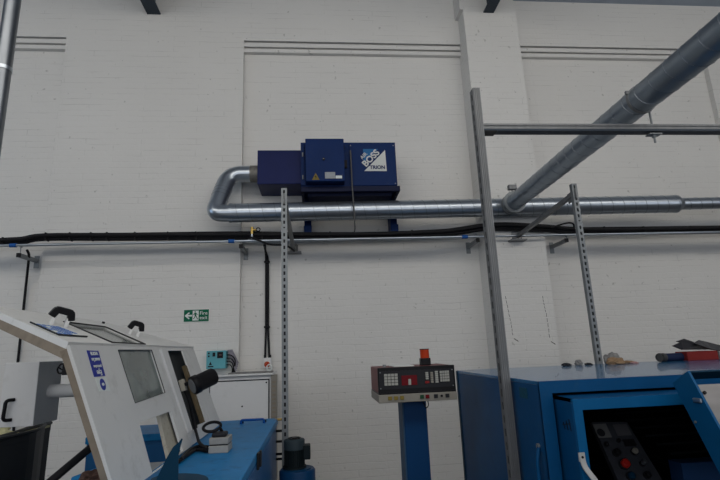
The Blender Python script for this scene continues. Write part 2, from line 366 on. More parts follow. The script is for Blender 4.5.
# ================================================================ CABLES, CONDUIT AND BRACKETS
def ypath(px): return 5.66 if 455<px<600 else 5.74
bundle=[(-40,246),(0,241.5),(22,240),(45,236.5),(120,236),(240,235),(300,235.5),(380,235),(440,232.5),(460,230.5),(485,226.5),(510,226),(545,227.5),(575,230),(620,230),(680,229.5),(760,228)]
for k,(dy,rr,dz) in enumerate([(-2.0,.019,0),(0.2,.020,.02),(2.2,.018,-.01),(3.9,.012,0),(-.8,.018,-.05)]):
    P=[]
    for i,(px,py) in enumerate(bundle):
        P.append(at(px,py+dy+random.uniform(-.35,.35),'Y',5.72+dz+(-.02 if 455<px<600 else 0)))
    Q=[]
    for i in range(len(P)-1):
        for j in range(4):
            a=P[max(i-1,0)];b=P[i];c=P[i+1];e=P[min(i+2,len(P)-1)];u=j/4
            Q.append(.5*((2*b)+(c-a)*u+(2*a-5*b+4*c-e)*u*u+(3*b-a-3*c+e)*u**3))
    Q.append(P[-1])
    tag(MB().tube(Q,rr,10).done('power_cable',rubber),'black cable in the thick bundle running along the white brick wall','cable','black cables of the wall bundle')
# cable ties
for k,px in enumerate((3,46,70,91,107,135,168,196,262,330,412,604,643,690)):
    py=[b for b in bundle if b[0]<=px][-1][1]
    nx=[b for b in bundle if b[0]>px][0]; pv=[b for b in bundle if b[0]<=px][-1]
    py=pv[1]+(nx[1]-pv[1])*(px-pv[0])/(nx[0]-pv[0])
    c=at(px,py+.6,'Y',5.70)
    tag(MB().box(c.x-.008,c.x+.008,5.675,5.765,c.z-.042,c.z+.052,bev=.003).done('cable_tie',black),'small black cable tie clamped round the cable bundle','cable tie','cable ties round the bundle')
zc=at(360,238.8,'Y',5.66).z
t=thing('steel_conduit',(0,5.66,zc-.02),'slim bright galvanised conduit running along the wall below the black cables','conduit')
MB().cyl((-4.6,5.66,zc),(7.2,5.66,zc),.016,16).done('conduit_tube',galv,t)
for px in (14,231.5,465):
    x=at(px,240,'Y',5.66).x; MB().cyl((x-.035,5.66,zc),(x+.035,5.66,zc),.024,16).done('coupling',mat('blue_coupling',(.02,.10,.35),.4),t,'blue coupling')
def bracket(wx,wz,lab,L=.36,yw=6.0):
    t=thing('wall_bracket',(wx,yw,wz),lab,'bracket')
    bx('wall_plate',galvdull,t,wx-.028,wx+.028,yw-.008,yw,wz-.09,wz+.06)
    MB().box(wx-.02,wx+.02,yw-L,yw-.008,wz-.021,wz+.021).done('arm',galvdull,t)
    bx('end_cap',black,t,wx-.023,wx+.023,yw-L-.012,yw-L,wz-.024,wz+.024)
    MB().cyl((wx,5.66,wz+.021),(wx,5.66,zc-.012),.006,8).done('clamp_stud',galvdull,t)
    MB().box(wx-.01,wx+.01,5.64,5.68,zc-.022,zc-.012).done('pipe_clamp',galvdull,t)
q=at(37,261,'Y',6.0); bracket(q.x,q.z,'grey strut bracket at the far left, above a hanging black cable',yw=6.0)
zbk=q.z
q=at(246,253,'Y',6.08); bracket(q.x,q.z,'small grey strut bracket left of the slotted post, below the brass valve',.40,6.08)
q=at(468,247,'Y',6.08); bracket(q.x,q.z,'grey strut bracket on the recessed wall just left of the pilaster',.40,6.08)
q=at(550,247,'Y',6.08); bracket(q.x+.02,q.z,'grey strut bracket on the wall just right of the pilaster',.40,6.08)
# vertical drops
P=[at(27,250,'Y',5.7),at(29,254,'Y',5.75),at(28.5,262,'Y',5.9),at(26,285,'Y',6.04),at(17,370,'Y',6.05)]
b=at(12,460,'Y',6.05); P.append(b)
tag(MB().tube(fillet(P,.08,5),.014,10).done('drop_cable',rubber),'black cable dropping down the wall at the far left','cable')
t=thing('drop_cable',(-.64,6.05,1.55),'pair of black cables dropping to the red isolator switch','cable')
for dx in (-.012,.014):
    MB().tube(fillet([at(264.5+dx*40,245,'Y',5.75),at(265.5,251,'Y',5.95),at(267,258,'Y',6.05)+V((dx,0,0)),at(267,300,'Y',6.055)+V((dx,0,0)),at(267,330,'Y',6.055)+V((dx,0,0)),at(267+(dx*160),358,'Y',6.055)],.06,5),.0125,10).done('cable',rubber,t)
for y in (262,327): 
    c=at(267,y,'Y',6.05); bx('cable_clip',black,t,c.x-.035,c.x+.035,6.02,6.08,c.z-.012,c.z+.012,bev=.003)
# loop of cable from bundle past the slotted post
tag(MB().tube(fillet([at(250,237,'Y',5.62),at(258,240,'Y',5.58),at(268,244.5,'Y',5.58),at(284,245,'Y',5.58),at(290,247.5,'Y',5.62),at(294,251,'Y',5.75)],.12,6),.013,10).done('drop_cable',rubber),'loose black cable sagging below the bundle behind the tall slotted post','cable')
tag(MB().tube(fillet([at(551,228,'Y',5.60),at(562,224,'Y',5.60),at(570,222.5,'Y',5.60),at(574,224,'Y',5.62),at(574,229,'Y',5.66)],.1,6),.011,10).done('drop_cable',rubber),'loose black cable looping up behind the right slotted post','cable')
# brass valve
v=at(252,236,'Y',5.66)
t=thing('drain_valve',(v.x,5.66,zc),'small brass valve standing up from the galvanised conduit','valve')
MB().cyl((v.x,5.66,zc),(v.x,5.66,at(252,233,'Y',5.66).z),.012,12).done('riser',galv,t)
MB().cyl((v.x-.045,5.66,zc),(v.x+.045,5.66,zc),.023,14).done('tee',galv,t)
vz=at(252,230,'Y',5.66).z
vm=MB(); vm.cyl((v.x,5.66,vz-.05),(v.x,5.66,vz+.035),.017,12); vm.cyl((v.x-.005,5.66,vz),(v.x+.05,5.66,vz),.014,12); vm.done('valve_body',brass,t)
hd=MB(); hd.tube([(v.x+.075+.022*math.cos(a),5.64,vz+.022*math.sin(a)) for a in [2*PI*i/16 for i in range(17)]],.006,8); hd.done('valve_handle',black,t)

# ================================================================ SLOTTED POSTS
def slotted_post(X,Y,ztop,lab,zw,yw,w=.052,zbr=None):
    t=thing('slotted_post',(X,Y,0),lab,'post')
    hs=[]; z=ztop-.035
    while z>.62: hs.append(z); z-=.0585
    m=MB(); m.slotted(V((X,Y,0)),XA,ZA,-YA,w,0,ztop,hs,.017,.032,.003)
    m.box(X-w/2,X-w/2+.003,Y+.003,Y+.045,0,ztop); m.box(X+w/2-.003,X+w/2,Y+.003,Y+.045,0,ztop)
    m.done('upright',galvdull,t)
    bx('channel_shade',dgrey,t,X-w/2+.003,X+w/2-.003,Y+.035,Y+.045,0,ztop-.002)  # dark sheet closing the channel, puts shade behind the slots
    bx('splice_plate',galvdull,t,X-w/2-.003,X+w/2+.003,Y-.004,Y+.02,ztop-.40,ztop-.385)
    bx('foot_plate',galvdull,t,X-.07,X+.07,Y-.04,Y+.09,0,.008)
    zb=zbr or ztop-.1
    a=V((X,Y+.045,zb)); b=V((X+.0,yw-.07,zw+.03)); d=(b-a); L=d.length; d.normalize(); u=XA; n=u.cross(d).normalized()
    m=MB(); m.obox((a+b)/2,u,d,n,.045,L,.042,.004); m.done('brace_arm',stick,t)
    g=MB(); g.obox(a+d*.02+V((0,0,-.01)),u,d,n,.012,.16,.10,.003); g.done('gusset',stick,t)
    f=MB(); f.box(X-.10,X+.10,yw-.12,yw,zw-.03,zw-.012); f.box(X-.045,X+.045,yw-.012,yw,zw-.03,zw+.10); f.cyl((X+.05,yw-.06,zw-.01),(X+.05,yw-.06,zw+.08),.007,8); f.done('wall_foot',stick,t)
    return t
q=at(284,188,'Y',4.26); w1=at(298,252,'Y',6.08)
slotted_post(q.x,4.26,q.z,'tall grey slotted steel post standing behind the green-grey motor',w1.z,6.08)
q=at(574,183.5,'Y',4.26); w2=at(505,240,'Y',5.75)
slotted_post(q.x,4.26,q.z,'tall slotted steel post rising behind the right blue cabinet',w2.z,5.75)

# ================================================================ FRONT SUPPORT FRAME
q=at(476.5,90,'Y',2.93); X=q.x-.010; zt=q.z
t=thing('duct_support_frame',(X,2.93,0),'bare steel channel frame, tall post and crossbar carrying the branch duct','frame')
pm=MB(); w=.0225
pm.box(X-w,X+w,2.905,2.965,0,zt)
for dx in (-.018,-.006,.006,.018): pm.box(X+dx-.0045,X+dx+.0045,2.899,2.905,0,zt)
sl_=MB()
z=zt-.06
# left web with real slots
hs=[]
while z>.7: hs.append(z); z-=.075
pm.slotted(V((X-w-.005,2.935,0)),YA,ZA,-XA,.06,0,zt,hs,.022,.044,.0045)
pm.done('upright',stick,t)
bx('slot_shade',black,t,X-w-.0008,X-w,2.915,2.955,.6,zt-.02)  # black sheet painting the shade of the hollow behind the slots
zs=at(600,129.5,'Y',2.93).z+.002
cb=MB(); cb.box(X+w,5.2,2.905,2.965,zs-.012,zs+.026); cb.box(X+w,5.2,2.899,2.905,zs+.012,zs+.026); cb.box(X+w,5.2,2.899,2.905,zs-.012,zs-.004); cb.done('crossbar',stick,t)
bx('crossbar_underside',steelb,t,X+w,5.2,2.90,2.965,zs-.026,zs-.012)
bx('corner_cleat',black,t,X+w,X+w+.085,2.895,2.965,zs-.036,zs-.026)
bx('foot_plate',galvdull,t,X-.06,X+.055,2.86,3.0,0,.008)

# ================================================================ WALL ITEMS
a=at(184,310,'Y',5.985); b=at(208.5,321,'Y',5.985)
sx0,sx1,sz1,sz0=a.x,b.x,a.z,b.z; W=sx1-sx0; H=sz1-sz0
t=thing('fire_exit_sign',((sx0+sx1)/2,6,sz0),'green fire exit sign with a left arrow on the broad white pier','sign')
bx('sign_board',sgreen,t,sx0,sx1,5.99,6.0,sz0,sz1)
bx('sign_border',swhite,t,sx0-.004,sx1+.004,5.993,6.0,sz0-.004,sz1+.004)
def sg(u,v,y=5.989): return V((sx0+W*u,y,sz0+H*v))
def poly(name,pts,m,p,y=5.988,t_=.002): 
    return MB().plate([sg(u,v,y) for u,v in pts],[],-YA,t_).done(name,m,p)
poly('arrow',[(.03,.5),(.20,.80),(.235,.72),(.15,.57),(.33,.57),(.33,.43),(.15,.43),(.235,.28),(.20,.20)],swhite,t)
poly('doorway',[(.35,.08),(.59,.08),(.59,.92),(.35,.92)],swhite,t)
rm=MB()
for pts in ([(.43,.86),(.47,.86),(.48,.78),(.45,.74),(.425,.79)],[(.43,.72),(.49,.74),(.50,.48),(.44,.46)],[(.49,.72),(.56,.58),(.55,.54),(.48,.64)],[(.43,.72),(.38,.60),(.39,.55),(.41,.56),(.45,.66)],[(.46,.50),(.50,.50),(.54,.34),(.57,.18),(.54,.16),(.51,.32)],[(.44,.50),(.48,.48),(.44,.28),(.38,.20),(.37,.25),(.42,.32)]):
    rm.plate([sg(u,v,5.985) for u,v in pts],[],-YA,.001)
rm.done('running_figure',sgreen,t)
MB().text('Fire',.060,FR(sg(.79,.68,5.987)),.001,.0).done('lettering',swhite,t)
MB().text('exit',.060,FR(sg(.79,.30,5.987)),.001,.0).done('lettering',swhite,t)

# teal control box
a=at(206.5,351,'Y',5.86); b=at(225.5,368.5,'Y',5.86)
t=thing('control_box',((a.x+b.x)/2,6,b.z),'small turquoise control box on the wall above the white cabinet','control box')
bx('housing',teal,t,a.x,b.x,5.86,6.0,b.z,a.z,bev=.006)
w_=b.x-a.x;h_=a.z-b.z
bx('display',black,t,a.x+w_*.56,a.x+w_*.86,5.853,5.86,b.z+h_*.58,b.z+h_*.92)
bx('display_digits',mat('dim_digits',(.12,.07,.07),.4),t,a.x+w_*.66,a.x+w_*.78,5.850,5.853,b.z+h_*.72,b.z+h_*.79)
bx('small_display',dgrey,t,a.x+w_*.32,a.x+w_*.46,5.853,5.86,b.z+h_*.68,b.z+h_*.90)
for v in (.86,.70): bx('button',black,t,a.x+w_*.09,a.x+w_*.17,5.853,5.86,b.z+h_*(v-.05),b.z+h_*(v+.05))
MB().plate([V((a.x+w_*.14,5.858,b.z+h_*.22)),V((a.x+w_*.30,5.858,b.z+h_*.22)),V((a.x+w_*.22,5.858,b.z+h_*.42))],[],-YA,.001).done('triangle_mark',dgrey,t)
bx('label_strip',dgrey,t,a.x+w_*.10,a.x+w_*.38,5.857,5.86,b.z+h_*.10,b.z+h_*.17)
cbm=MB(); 
for k in range(4):
    s0=V((b.x,5.92,b.z+h_*(.2+.18*k)))
    cbm.tube(fillet([s0,s0+V((.05,-.01,.0)),s0+V((.07+.01*k,0,-.05)),V((b.x+.06+.012*k,5.95,b.z-.05)),V((b.x+.055+.01*k,5.95,b.z-.10))],.04,4),.006,8)
cbm.done('wiring',rubber,t)
# plastic-wrapped papers tucked beside
pp=MB()
base=at(228,350,'Y',5.93)
for k in range(5):
    o0=base+V((.008*k,.004*k,0)); o1=at(236,371,'Y',5.93)+V((.004*k,.004*k,.02*k))
    pp.obox((o0+o1)/2,(o1-o0).normalized(),YA,(o1-o0).normalized().cross(YA),(o1-o0).length,.004,.018+.004*k)
tag(pp.done('document_wallet',mat('grey_lilac_plastic',(.25,.24,.28),.4,0,.4,30)),'crumpled grey lilac plastic wallet hanging right of the turquoise box','wallet')

# isolator
a=at(263,358,'Y',5.98); b=at(271,370,'Y',5.98)
t=thing('isolator_switch',((a.x+b.x)/2,6.08,b.z),'white isolator switch with red rotary knob on the wall','switch')
bx('switch_box',white2,t,a.x,b.x,5.99,6.08,b.z+.02,a.z,bev=.008)
c=V(((a.x+b.x)/2,5.985,(a.z+b.z)/2-.005))
MB().cyl(c+V((0,.01,0)),c-V((0,.006,0)),.034,24).done('knob_base',mat('orange_red_disc',(.42,.09,.04),.5),t)
MB().obox(c-V((0,.012,0)),V((.7,0,.7)).normalized(),YA,V((-.7,0,.7)).normalized(),.05,.02,.014,.004).done('knob_grip',red,t)
for dx in (-.03,.03): MB().cyl((c.x+dx,6.04,a.z),(c.x+dx,6.04,a.z+.035),.014,12).done('cable_gland',black,t)
pd=MB(); pc=V((b.x-.02,5.975,b.z+.03)); pd.tube([pc+V((.03*math.cos(q_),0,.035*math.sin(q_))) for q_ in [2*PI*i/16 for i in range(17)]],.009,8); pd.done('padlock_tag',swhite,t)

# white electrical cabinet
xl,xr=-1.75,at(271,380,'Y',5.6).x; zt=1.368
t=thing('electrical_cabinet',((xl+xr)/2,5.8,0),'wide white steel cabinet against the wall behind the left machine','cabinet')
bx('body',white2,t,xl,xr,5.62,6.0,0,zt,bev=.006)
bx('top_lip',white2,t,xl-.01,xr+.03,5.58,6.0,zt,zt+.02,bev=.004)
dr_=bx('door',white2,t,-1.18,xr-.03,5.60,5.62,.12,zt-.055,bev=.004)
bx('door_gap',dgrey,t,-1.19,xr-.018,5.612,5.62,.11,zt-.042)
for x,z in ((xr-.05,zt-.08),(xr-.62*.5,zt-.32)): MB().cyl((x,5.601,z),(x,5.594,z),.009,10).done('screw',black,dr_)
sm=MB(); sm.box(xr+.0,xr+.065,5.60,5.66,0,zt)
sm.done('side_strip',beige,t)
st=MB(); z=zt-.09
while z>.7: st.box(xr+.014,xr+.05,5.597,5.60,z,z+.02); z-=.045
st.done('strip_slots',brown,t)
tag(MB().box(-1.0,-.52,5.66,5.9,zt+.02,zt+.035,bev=.003).done('flat_board',paper),'thin pale board lying on top of the white cabinet','board')

# ================================================================ CONTROL CONSOLE
t=thing('machine_console',(.68,3.65,0),'dark machine control console with keypads and orange beacon, on a blue pedestal column','console'); CON=t
x0,x1,y0,y1,z0,z1=.41,.945,3.40,3.86,1.300,1.470
bx('casing',maroon,t,x0,x1,y0+.02,y1,z0,z1,bev=.006)
bx('front_bezel',black,t,x0-.002,x1+.004,y0,y0+.022,z0,z1+.002,bev=.004)
fp=bx('front_panel',dgrey,t,x0+.008,x1-.01,y0-.004,y0,z0+.028,z1-.022)
def keypad(u0,u1,v0,v1,nx,nz,m):
    m2=MB(); 
    for i in range(nx):
        for j in range(nz):
            du=(u1-u0)/nx;dv=(v1-v0)/nz
            m2.box(u0+du*(i+.08),u0+du*(i+.92),y0-.011,y0-.004,v0+dv*(j+.08),v0+dv*(j+.9))
    return m2.done('keypad',m,fp)
def cx_(px): return at(px,382,'Y',3.40).x
keypad(cx_(384),cx_(398),1.352,1.432,4,4,keyw)
keypad(cx_(440),cx_(449.5),1.362,1.437,4,4,keyw)
keypad(cx_(435),cx_(438.5),1.357,1.437,1,6,keyw)
keypad(cx_(425.5),cx_(428.8),1.382,1.432,1,4,keyw)
keypad(cx_(430.5),cx_(433.5),1.357,1.432,1,5,beige)
bx('display',redd,fp,cx_(401.5),cx_(417),y0-.008,y0-.004,1.35,1.415)
bx('display_sticker',keyw,fp,cx_(408.2),cx_(410.8),y0-.010,y0-.008,1.352,1.39)
bx('red_key',mat('key_red',(.22,.02,.02),.4),fp,cx_(425),cx_(429),y0-.012,y0-.004,1.357,1.372)
for x in (x0+.014,x1-.016):
    for z in (1.335,1.44): MB().cyl((x,y0-.004,z),(x,y0-.008,z),.004,8).done('screw',galvdull,fp)
ty=bx('button_tray',beige,t,x0-.004,x1+.006,y0-.012,y1,1.24,z0-.006,bev=.004)
bx('tray_gap',black,t,x0-.002,x1+.002,y0-.004,y1-.01,z0-.006,z0+.004)
for px,m in ((390,yellow),(396,yellow),(402,yellow),(422,green),(427.5,redd),(436,dgrey),(447.5,dgrey)):
    x=at(px,400,'Y',3.39).x; bx('push_button',m,ty,x-.013,x+.013,y0-.022,y0-.012,1.258,1.283,bev=.002)
x=at(441.7,400,'Y',3.39).x; MB().cyl((x,y0-.012,1.271),(x,y0-.024,1.271),.008,14).done('round_button',black,ty)
# top bits
bc=at(425.3,365,'Y',3.6).x
bx('beacon_base',black,t,bc-.036,bc+.036,3.565,3.635,z1,z1+.052,bev=.006)
lens=MB(); lens.tube([(bc,3.6,z1+.052),(bc,3.6,z1+.112)],.033,24); lens.done('beacon_lens',orange,t,'translucent orange lens')
MB().cyl((bc,3.6,z1+.112),(bc,3.6,z1+.118),.035,24).done('beacon_cap',black,t)
tag(MB().box(cx_(397),cx_(418),3.5,3.75,z1+.001,z1+.006).done('paper_sheet',swhite),'white paper sheet lying on top of the console','paper')
MB().cyl((cx_(388),3.55,z1),(cx_(388),3.55,z1+.018),.012,12).done('top_bolt',galvdull,t)
tag(MB().tube(fillet([(cx_(428),3.45,1.24),(cx_(428.4),3.44,1.205),(cx_(426),3.45,1.185),(cx_(425),3.5,1.225)],.015,4),.0035,8).done('stray_wire',rubber),'short thin black wire hanging beneath the console','wire')
t=CON
pl_=at(405,430,'Y',3.55).x; pr_=at(428,430,'Y',3.55).x
bx('column',mat('pedestal_blue',(.004,.040,.125),.45,0,.15),t,pl_,pr_,3.55,3.76,.02,1.239,bev=.004)
bx('base_plate',mat('pedestal_base',(.01,.05,.15),.5),t,pl_-.1,pr_+.1,3.45,3.86,0,.02)
bx('lit_side',mat('pedestal_side_lit',(.04,.09,.16),.5),t,pl_-.008,pl_,3.56,3.75,.02,1.22)  # column's left face, same blue lightened in the colour for the light on it

# ================================================================ RIGHT BLUE CABINET MACHINE
XL,XR,YF,YB,ZT=1.165,3.6,2.56,4.12,1.398
t=thing('blue_machine_cabinet',(2.4,3.3,0),'large blue steel machine enclosure with an opened front at the right','machine')
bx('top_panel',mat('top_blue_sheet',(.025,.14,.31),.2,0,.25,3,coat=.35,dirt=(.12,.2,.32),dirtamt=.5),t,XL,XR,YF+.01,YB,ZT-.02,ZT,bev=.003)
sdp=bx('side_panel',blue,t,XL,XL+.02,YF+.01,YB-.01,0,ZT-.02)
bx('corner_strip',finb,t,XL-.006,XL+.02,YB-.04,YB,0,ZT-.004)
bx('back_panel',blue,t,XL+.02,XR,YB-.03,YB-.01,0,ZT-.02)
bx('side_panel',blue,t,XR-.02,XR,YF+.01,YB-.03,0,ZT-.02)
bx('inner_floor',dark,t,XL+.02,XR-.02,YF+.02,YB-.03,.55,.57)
for nm,a_ in (('inner_shade',(XL+.02,XL+.03,YF+.03,YB-.03,.57,ZT-.03)),('inner_shade',(XL+.03,XR-.03,YB-.04,YB-.03,.57,ZT-.03)),('inner_shade',(XL+.03,XR-.03,YF+.03,YB-.04,ZT-.03,ZT-.021))): bx(nm,dark,t,*a_)  # floor and thin sheets coloured blue-black for the shade inside the cabinet
# front frame (rectangular ring) with the deep box frame of the door
fx=at(553,394,'Y',YF); 
MB().plate([V((XL,YF,0)),V((XR,YF,0)),V((XR,YF,ZT)),V((XL,YF,ZT))],[[V((fx.x-.004,YF,.35)),V((3.3,YF,.35)),V((3.3,YF,fx.z+.004)),V((fx.x-.004,YF,fx.z+.004))]],-YA,.02).done('front_frame',blue,t)
YH=2.386; hx,hz=fx.x+.012,fx.z-.012
op=at(582.5,410,'Y',YH)
MB().plate([V((hx,YH,.38)),V((3.28,YH,.38)),V((3.28,YH,hz)),V((hx,YH,hz))],[[V((op.x,YH,.45)),V((3.18,YH,.45)),V((3.18,YH,op.z)),V((op.x,YH,op.z))]],-YA,.02).done('hood_frame',mat('hood_blue',(.004,.095,.25),.36,0,.15),t)
hb=MB(); hb.box(hx,hx+.015,YH+.02,YF+.06,.38,hz); hb.box(hx,3.28,YH+.02,YF+.06,hz-.015,hz); hb.box(3.265,3.28,YH+.02,YF+.06,.38,hz); hb.box(hx,3.28,YH+.02,YF+.06,.38,.395)
hb.done('hood_sides',blue,t)
hi=MB(); hi.box(hx+.016,hx+.02,YH+.021,YF+.06,.396,hz-.016); hi.box(hx+.02,3.26,YH+.021,YF+.06,hz-.02,hz-.016); hi.done('hood_shade',dark,t)  # dark sheets giving the hood's inner shade by colour
# gap shadow rail
# handle strap
p0=at(581.5,458,'Y',YH); 
hm=MB(); pts=[V((p0.x,YH-.006,p0.z+.005)),V((p0.x+.002,YH-.012,p0.z-.035)),V((p0.x+.014,YH-.034,p0.z-.065)),V((p0.x+.035,YH-.045,p0.z-.10)),V((p0.x+.048,YH-.045,p0.z-.16)),V((p0.x+.048,YH-.03,p0.z-.22)),V((p0.x+.048,YH-.006,p0.z-.25))]
pts=fillet(pts,.02,4)
for i in range(len(pts)-1):
    d=pts[i+1]-pts[i]
    if d.length<1e-4: continue
    d_=d.normalized(); n_=XA.cross(d_).normalized(); hm.obox((pts[i]+pts[i+1])/2,n_.cross(d_)*-1,d_,n_,.026,d.length+.004,.007)
hm.obox(V((p0.x,YH-.004,p0.z+.005)),XA,YA,ZA,.03,.008,.04)
hh=hm.done('strap_handle',mat('strap_grey',(.42,.42,.42),.5),t); MB().cyl((p0.x+.001,YH-.007,p0.z+.005),(p0.x+.001,YH-.011,p0.z+.005),.006,12).done('bolt',black,hh)
# marker scribble on hood side, sticker smudge on cabinet side
sc_=MB(); 
for k in range(3):
    y=YH+.06+.03*k; sc_.cyl((hx-.0015,y,hz-.10-.01*k),(hx-.0015,y-.01,hz-.155),.002,5)
sc_.cyl((hx-.0015,YH+.05,hz-.12),(hx-.0015,YH+.13,hz-.135),.002,5); sc_.done('pen_scribble',black,t)
a=at(519,387,'X',XL-.001); b=at(528,399,'X',XL-.001)
bx('faded_sticker',mat('faded_yellow_green',(.012,.075,.12),.5,0,.6,60),sdp,XL-.002,XL,min(a.y,b.y),max(a.y,b.y),b.z,a.z)
a=at(542,457,'X',XL)
lt=MB(); lt.tube(fillet([(XL,a.y+.02,a.z+.05),(XL-.02,a.y,a.z+.02),(XL-.03,a.y,a.z-.03),(XL-.03,a.y,a.z-.2)],.03,4),.01,10); lt.done('side_latch',blue,sdp)
MB().cyl((XL,a.y+.02,a.z+.05),(XL-.012,a.y+.02,a.z+.05),.014,12).done('latch_boss',galvdull,sdp)
# inner control panel
YA0,YA1=3.0,2.78
TL,TR,BR,BL=at(592,422,'Y',YA0),at(627,422,'Y',YA0),at(668,489,'Y',YA1),at(622,489,'Y',YA1)
nn=(TR-TL).cross(BL-TL).normalized(); 
if nn.y>0: nn=-nn
cp=MB().plate([TL,TR,BR,BL],[],nn,.03).done('control_panel',mat('control_panel_grey',(.045,.048,.058),.45,0,.4,14),t)
up=(TL-BL).normalized()
def onp(px,py): return on(px,py,TL,nn)
def knob(px,py,r,h,m,name='knob'):
    c=onp(px,py); MB().cyl(c,c+nn*h*.4,r*1.25,20).done('knob_collar',dgrey,cp); k=MB(); k.tube([c+nn*h*.4,c+nn*h,c+nn*h*1.1],[r,r,r*.7],20); k.done(name,m,cp)
knob(616,453.5,.018,.03,black); knob(634,452,.017,.025,beige); knob(623.7,465,.024,.035,red,'stop_button'); knob(641.7,464,.012,.04,galv,'toggle'); knob(646.5,476,.016,.03,black); knob(630,477,.019,.03,finb); knob(606,445,.012,.02,black); knob(618,441,.010,.02,black)
c=onp(602,431); MB().obox(c+nn*.002,XA,nn,up,.085,.004,.085).done('meter_plate',mat('meter_plate',(.16,.16,.16),.4),cp)
c=onp(600.5,433); MB().cyl(c+nn*.004,c+nn*.008,.024,20).done('meter_dial',dgrey,cp)
c=onp(622,430); MB().obox(c+nn*.002,XA,nn,up,.09,.004,.07).done('nameplate',mat('dim_plate',(.10,.10,.11),.4),cp)
c=onp(629,443); MB().obox(c+nn*.004,XA,nn,up,.07,.008,.04).done('switch_bank',black,cp)
# inner chute with ribs
rb=MB(); 
for k in range(7):
    z=1.18-.035*k; y=3.5-.10*k; rb.box(2.15,3.0,y,y+.02,z-.11,z-.098)
rb.done('inner_ribs',mat('dim_rib_steel',(.02,.025,.03),.5,.3),t)
bx('inner_chute',mat('dim_blue',(.01,.04,.12),.5),t,1.95,3.2,2.65,2.75,.6,.93)
# opened flap
Xc=1.735
A_=at(672.5,383,'X',Xc); B_=at(687.5,371,'X',Xc); D_=at(720,478,'X',Xc); C_=at(720,430,'X',Xc)
sd=(C_-B_).normalized(); D2=A_+sd*((C_-B_).length*1.9); C2=B_+sd*((C_-B_).length*1.9)
fl=MB().plate([A_,B_,C2,D2],[],-XA,.012).done('guard_flap',mat('flap_blue',(.004,.085,.215),.4,0,.15),t,'tilted blue guard flap with bare grey face')
wd=V((1.5,0,0)); nrm=(A_-B_).normalized()   # into the flap thickness
q0=B_+XA*.012+nrm*.045; q1=C2+XA*.012+nrm*.045
MB().plate([q0+sd*.05,q1,q1+wd,q0+wd+sd*.05],[],-nrm,.008).done('face_sheet',innergrey,fl)
MB().plate([B_+XA*.012,B_+XA*.012+wd,B_+wd+XA*.012+nrm*.08,B_+XA*.012+nrm*.08],[],-sd,.008).done('top_lip',finb,fl)
ln=MB(); c=at(697.5,400.5,'X',Xc-.004)
ln.obox(c,YA,XA,ZA,.05,.012,.022,.005); ln.done('hinge_pin',galv,fl)
MB().cyl(at(696,422,'X',Xc-.0),at(696,422,'X',Xc)-XA*.006,.006,10).done('rivet',galvdull,fl)
c=at(706,394,'X',Xc+.06)
MB().cyl(q0+XA*.05+sd*.09,q0+XA*.05+sd*.09-nrm*.006,.008,12).done('screw',black,fl)

# ---- clutter on the blue cabinet top
def clut(px,py,d,m,name,label,cat,seed,amp=.4,Y=4.0):
    p=at(px,py,'Y',Y); return tag(MB().lump((p.x,Y,ZT+d[2]*.55),d,amp,seed).done(name,m),label,cat)
clut(566,362,(.035,.03,.016),slate,'crumpled_rag','small dark crumpled scrap left of the slotted post, leftmost on the blue cabinet','rag',1)
clut(578.5,361,(.030,.03,.030),paper,'crumpled_paper','small grey ball of crumpled paper left of the slotted post','paper',2)
clut(588,362,(.030,.025,.012),slate,'crumpled_rag','flat dark scrap just left of the slotted post foot','rag',3)
clut(611,357,(.052,.04,.055),paper,'crumpled_bag','crumpled grey plastic bag on the blue cabinet right of the post','bag',4,.6)
clut(616,360,(.075,.03,.034),kraft,'cardboard_scrap','torn brown cardboard in front of the grey plastic bag','cardboard',5,.5,3.93)
clut(627,361,(.055,.03,.015),kraft,'cardboard_scrap','low scrap of brown cardboard right of the grey plastic bag','cardboard',6,.5,3.99)
clut(634,361,(.03,.02,.010),pinkm,'crumpled_rag','small pink rag at the right end of the cardboard scraps','rag',7,.4,3.92)
pA=at(654,356,'Y',4.0).x; pB=at(681,356,'Y',4.0).x; pC=at(712,356,'Y',4.0).x
t=thing('cardboard_tube',((pA+pB)/2,4.0,ZT),'dark blue roll with open grey end lying on the cabinet','roll')
m=MB(); r=.034
m.tube([(pA+.06,3.98,ZT+r),(pB,4.0,ZT+r)],r,20); m.done('roll_sleeve',bluesl,t)
m=MB()
for rr0,rr1 in ((r+.003,r+.003),): m.tube([(pA,3.93,ZT+r+.004),(pA+.07,3.98,ZT+r+.002)],r+.002,20,False)
m.tube([(pA+.004,3.932,ZT+r+.004),(pA+.07,3.98,ZT+r+.002)],r-.004,20,True)
m.done('open_end',mat('roll_end_grey',(.06,.06,.06),.6),t)
tag(MB().box(pB+.003,pC,3.93,4.07,ZT,ZT+.075,bev=.004).done('flat_box',redbox),'long flat red box lying on the blue cabinet','box')
bx2=MB(); bx2.box(pC+.003,pC+.25,3.92,4.07,ZT,ZT+.07,bev=.004); tag(bx2.done('flat_box',paper),'grey box beside the right end of the red box','box')
